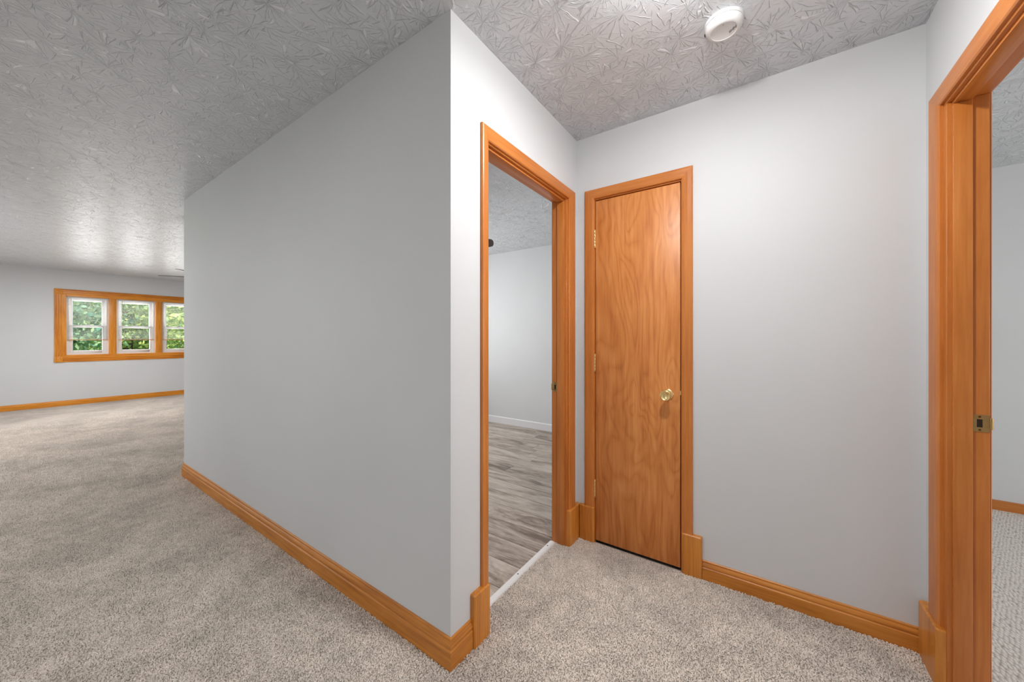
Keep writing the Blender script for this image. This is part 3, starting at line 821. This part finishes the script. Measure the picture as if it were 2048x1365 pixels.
# ------------------------------------------------------------------ outside
GRASSM = plain('lawn_green', srgb(110, 140, 70), 0.9)
structure('ground', [((-60, -40, -0.8), (UF - 0.35, 50, -0.7))], GRASSM, 'lawn outside the living room windows')
def leaf_mat(name, c1, c2):
    m, ns, ls, b = mat(name)
    oi = N(ns, 'ShaderNodeNewGeometry')
    r = ramp(ns, [(0.0, c1), (1.0, c2)])
    ls.new(oi.outputs['Random Per Island'], r.inputs['Fac'])
    ls.new(r.outputs['Color'], b.inputs['Base Color'])
    b.inputs['Roughness'].default_value = 0.5
    out = ns['Material Output']
    tr = N(ns, 'ShaderNodeBsdfTranslucent')
    ls.new(r.outputs['Color'], tr.inputs['Color'])
    mx = val(N(ns, 'ShaderNodeMixShader'), Fac=0.45)
    ls.new(b.outputs[0], mx.inputs[1]); ls.new(tr.outputs[0], mx.inputs[2])
    ls.new(mx.outputs[0], out.inputs['Surface'])
    return m
LEAF = [leaf_mat('leaf_blue_green', srgb(90, 158, 140), srgb(200, 226, 168)), leaf_mat('leaf_bright_green', srgb(130, 180, 110), srgb(230, 240, 150))]
BARK = plain('bark', srgb(92, 76, 62), 0.9)
def tree(name, x, y, h, rad, n, lm, label, seed):
    rng = np.random.default_rng(seed)
    t = thing(name, (x, y, -0.7), label, 'tree', 'trees outside the living room windows')
    mb = MB()
    mb.lathe([(0.20, 0.0), (0.15, 0.8), (0.12, h * 0.5), (0.05, h * 0.9), (0.01, h * 0.95)], (0, 0, 0), 'z', 10)
    mb.build('trunk', BARK, t, base=(0, 0, 0))
    # leaf clusters
    nc = 60
    cc = rng.normal(size=(nc, 3)); cc /= np.linalg.norm(cc, axis=1)[:, None]
    cc *= rng.uniform(0.35, 1.0, (nc, 1)) ** 0.6
    cc *= np.array([rad, rad, h * 0.46]); cc[:, 2] += h * 0.52
    ci = rng.integers(0, nc, n)
    p = cc[ci] + rng.normal(size=(n, 3)) * np.array([0.30, 0.30, 0.22])
    p[:, 2] = np.maximum(p[:, 2], 0.15)
    ax = rng.normal(size=(n, 3)); ax /= np.linalg.norm(ax, axis=1)[:, None]
    b2 = np.cross(ax, rng.normal(size=(n, 3))); b2 /= np.linalg.norm(b2, axis=1)[:, None]
    L = rng.uniform(0.05, 0.10, (n, 1))
    vs = np.stack([p - ax * L, p + b2 * L * 0.55, p + ax * L, p - b2 * L * 0.55], 1).reshape(-1, 3)
    me = bpy.data.meshes.new('foliage')
    me.from_pydata(vs.tolist(), [], [(4 * i, 4 * i + 1, 4 * i + 2, 4 * i + 3) for i in range(n)])
    me.materials.append(lm)
    o = bpy.data.objects.new('foliage', me); COL.objects.link(o); o.parent = t
    o['kind'] = 'stuff'
tree('leafy_tree', -15.0, 0.9, 5.6, 1.0, 11000, LEAF[0], 'blue green leafy tree behind the left living room window', 1)
tree('leafy_tree', -15.4, 4.1, 6.0, 1.0, 11000, LEAF[1], 'bright green leafy tree behind the window cut off by the long wall', 2)
tree('leafy_tree', -19.0, 2.8, 6.6, 1.5, 16000, LEAF[1], 'bright green leafy tree set back behind the middle living room window', 3)
tree('leafy_tree', -24.0, 4.0, 8.0, 2.4, 16000, LEAF[0], 'tall blue green tree standing farthest from the windows', 4)

# ------------------------------------------------------------------ carpet pile (uncountable tufts, grown with geometry nodes)
PILE = carpet_mat('carpet_tuft', srgb(250, 241, 231), srgb(231, 219, 207), srgb(164, 151, 139), scale=240.0, bump=0.0)
def tuft_mesh():
    """one twisted cut tuft: a low rounded bud"""
    v, f = [], []
    n = 5
    for r_, z in ((0.0026, 0.0), (0.0029, 0.0028), (0.0019, 0.0052)):
        for i in range(n):
            a = 2 * math.pi * i / n + z * 90
            v.append((r_ * math.cos(a) * (1.25 if i % 2 else 0.9), r_ * math.sin(a), z))
    v.append((0.0005, 0.0, 0.0064))
    for k in range(2):
        for i in range(n):
            j = (i + 1) % n
            f.append((k * n + i, k * n + j, (k + 1) * n + j, (k + 1) * n + i))
    for i in range(n):
        f.append((2 * n + i, 2 * n + (i + 1) % n, 3 * n))
    me = bpy.data.meshes.new('tuft')
    me.from_pydata(v, [], f)
    me.shade_smooth()
    me.materials.append(PILE)
    return me
def carpet_pile(boxes, density):
    mb = MB()
    for (x0, y0), (x1, y1) in boxes:
        k = max(1, int((x1 - x0) / 0.1))
        for q in range(k):
            a, b_ = x0 + (x1 - x0) * q / k, x0 + (x1 - x0) * (q + 1) / k
            mb.add([(a, y0, 0.0002), (b_, y0, 0.0002), (b_, y1, 0.0002), (a, y1, 0.0002)], [(0, 1, 2, 3)])
    par = bpy.data.objects['floor_carpet']
    o = mb.build('carpet_pile', CARPET, par)
    o['kind'] = 'stuff'
    tm = tuft_mesh()
    to = bpy.data.objects.new('tuft', tm)          # source shape, not linked to the scene
    ng = bpy.data.node_groups.new('carpet_pile', 'GeometryNodeTree')
    ng.interface.new_socket('Geometry', in_out='INPUT', socket_type='NodeSocketGeometry')
    ng.interface.new_socket('Geometry', in_out='OUTPUT', socket_type='NodeSocketGeometry')
    n, l = ng.nodes, ng.links
    gi, go = n.new('NodeGroupInput'), n.new('NodeGroupOutput')
    dp = n.new('GeometryNodeDistributePointsOnFaces'); dp.inputs['Density'].default_value = density
    po = n.new('GeometryNodeInputPosition'); sx = n.new('ShaderNodeSeparateXYZ'); mr = n.new('ShaderNodeMapRange')
    mr.inputs['From Min'].default_value = UF + 1.8; mr.inputs['From Max'].default_value = UE + 1.2
    mr.inputs['To Min'].default_value = 0.0; mr.inputs['To Max'].default_value = density
    l.new(po.outputs[0], sx.inputs[0]); l.new(sx.outputs[0], mr.inputs['Value']); l.new(mr.outputs[0], dp.inputs['Density'])
    oi = n.new('GeometryNodeObjectInfo'); oi.inputs['Object'].default_value = to
    ip = n.new('GeometryNodeInstanceOnPoints')
    rv = n.new('FunctionNodeRandomValue'); rv.data_type = 'FLOAT_VECTOR'
    rv.inputs[0].default_value = (-0.5, -0.5, 0.0); rv.inputs[1].default_value = (0.5, 0.5, 6.283)
    rs = n.new('FunctionNodeRandomValue'); rs.data_type = 'FLOAT'
    rs.inputs[2].default_value = 0.75; rs.inputs[3].default_value = 1.25
    jg = n.new('GeometryNodeJoinGeometry')
    l.new(gi.outputs[0], dp.inputs[0]); l.new(dp.outputs['Points'], ip.inputs['Points'])
    l.new(oi.outputs['Geometry'], ip.inputs['Instance'])
    l.new(rv.outputs[0], ip.inputs['Rotation']); l.new(rs.outputs[1], ip.inputs['Scale'])
    l.new(ip.outputs[0], jg.inputs[0]); l.new(gi.outputs[0], jg.inputs[0])
    l.new(jg.outputs[0], go.inputs[0])
    md = o.modifiers.new('pile', 'NODES'); md.node_group = ng
    return o
carpet_pile([((UF + 1.8, -0.5), (UE, 2.2)), ((UE, -0.35), (UB, V0 - 0.014)), ((UB, 0.3), (UR - 0.02, V0)), ((UB + 0.014, V0), (UR - 0.02, VC - 0.016)), ((UB - 0.068, J1a), (UB + 0.014, J1b))], 52000)
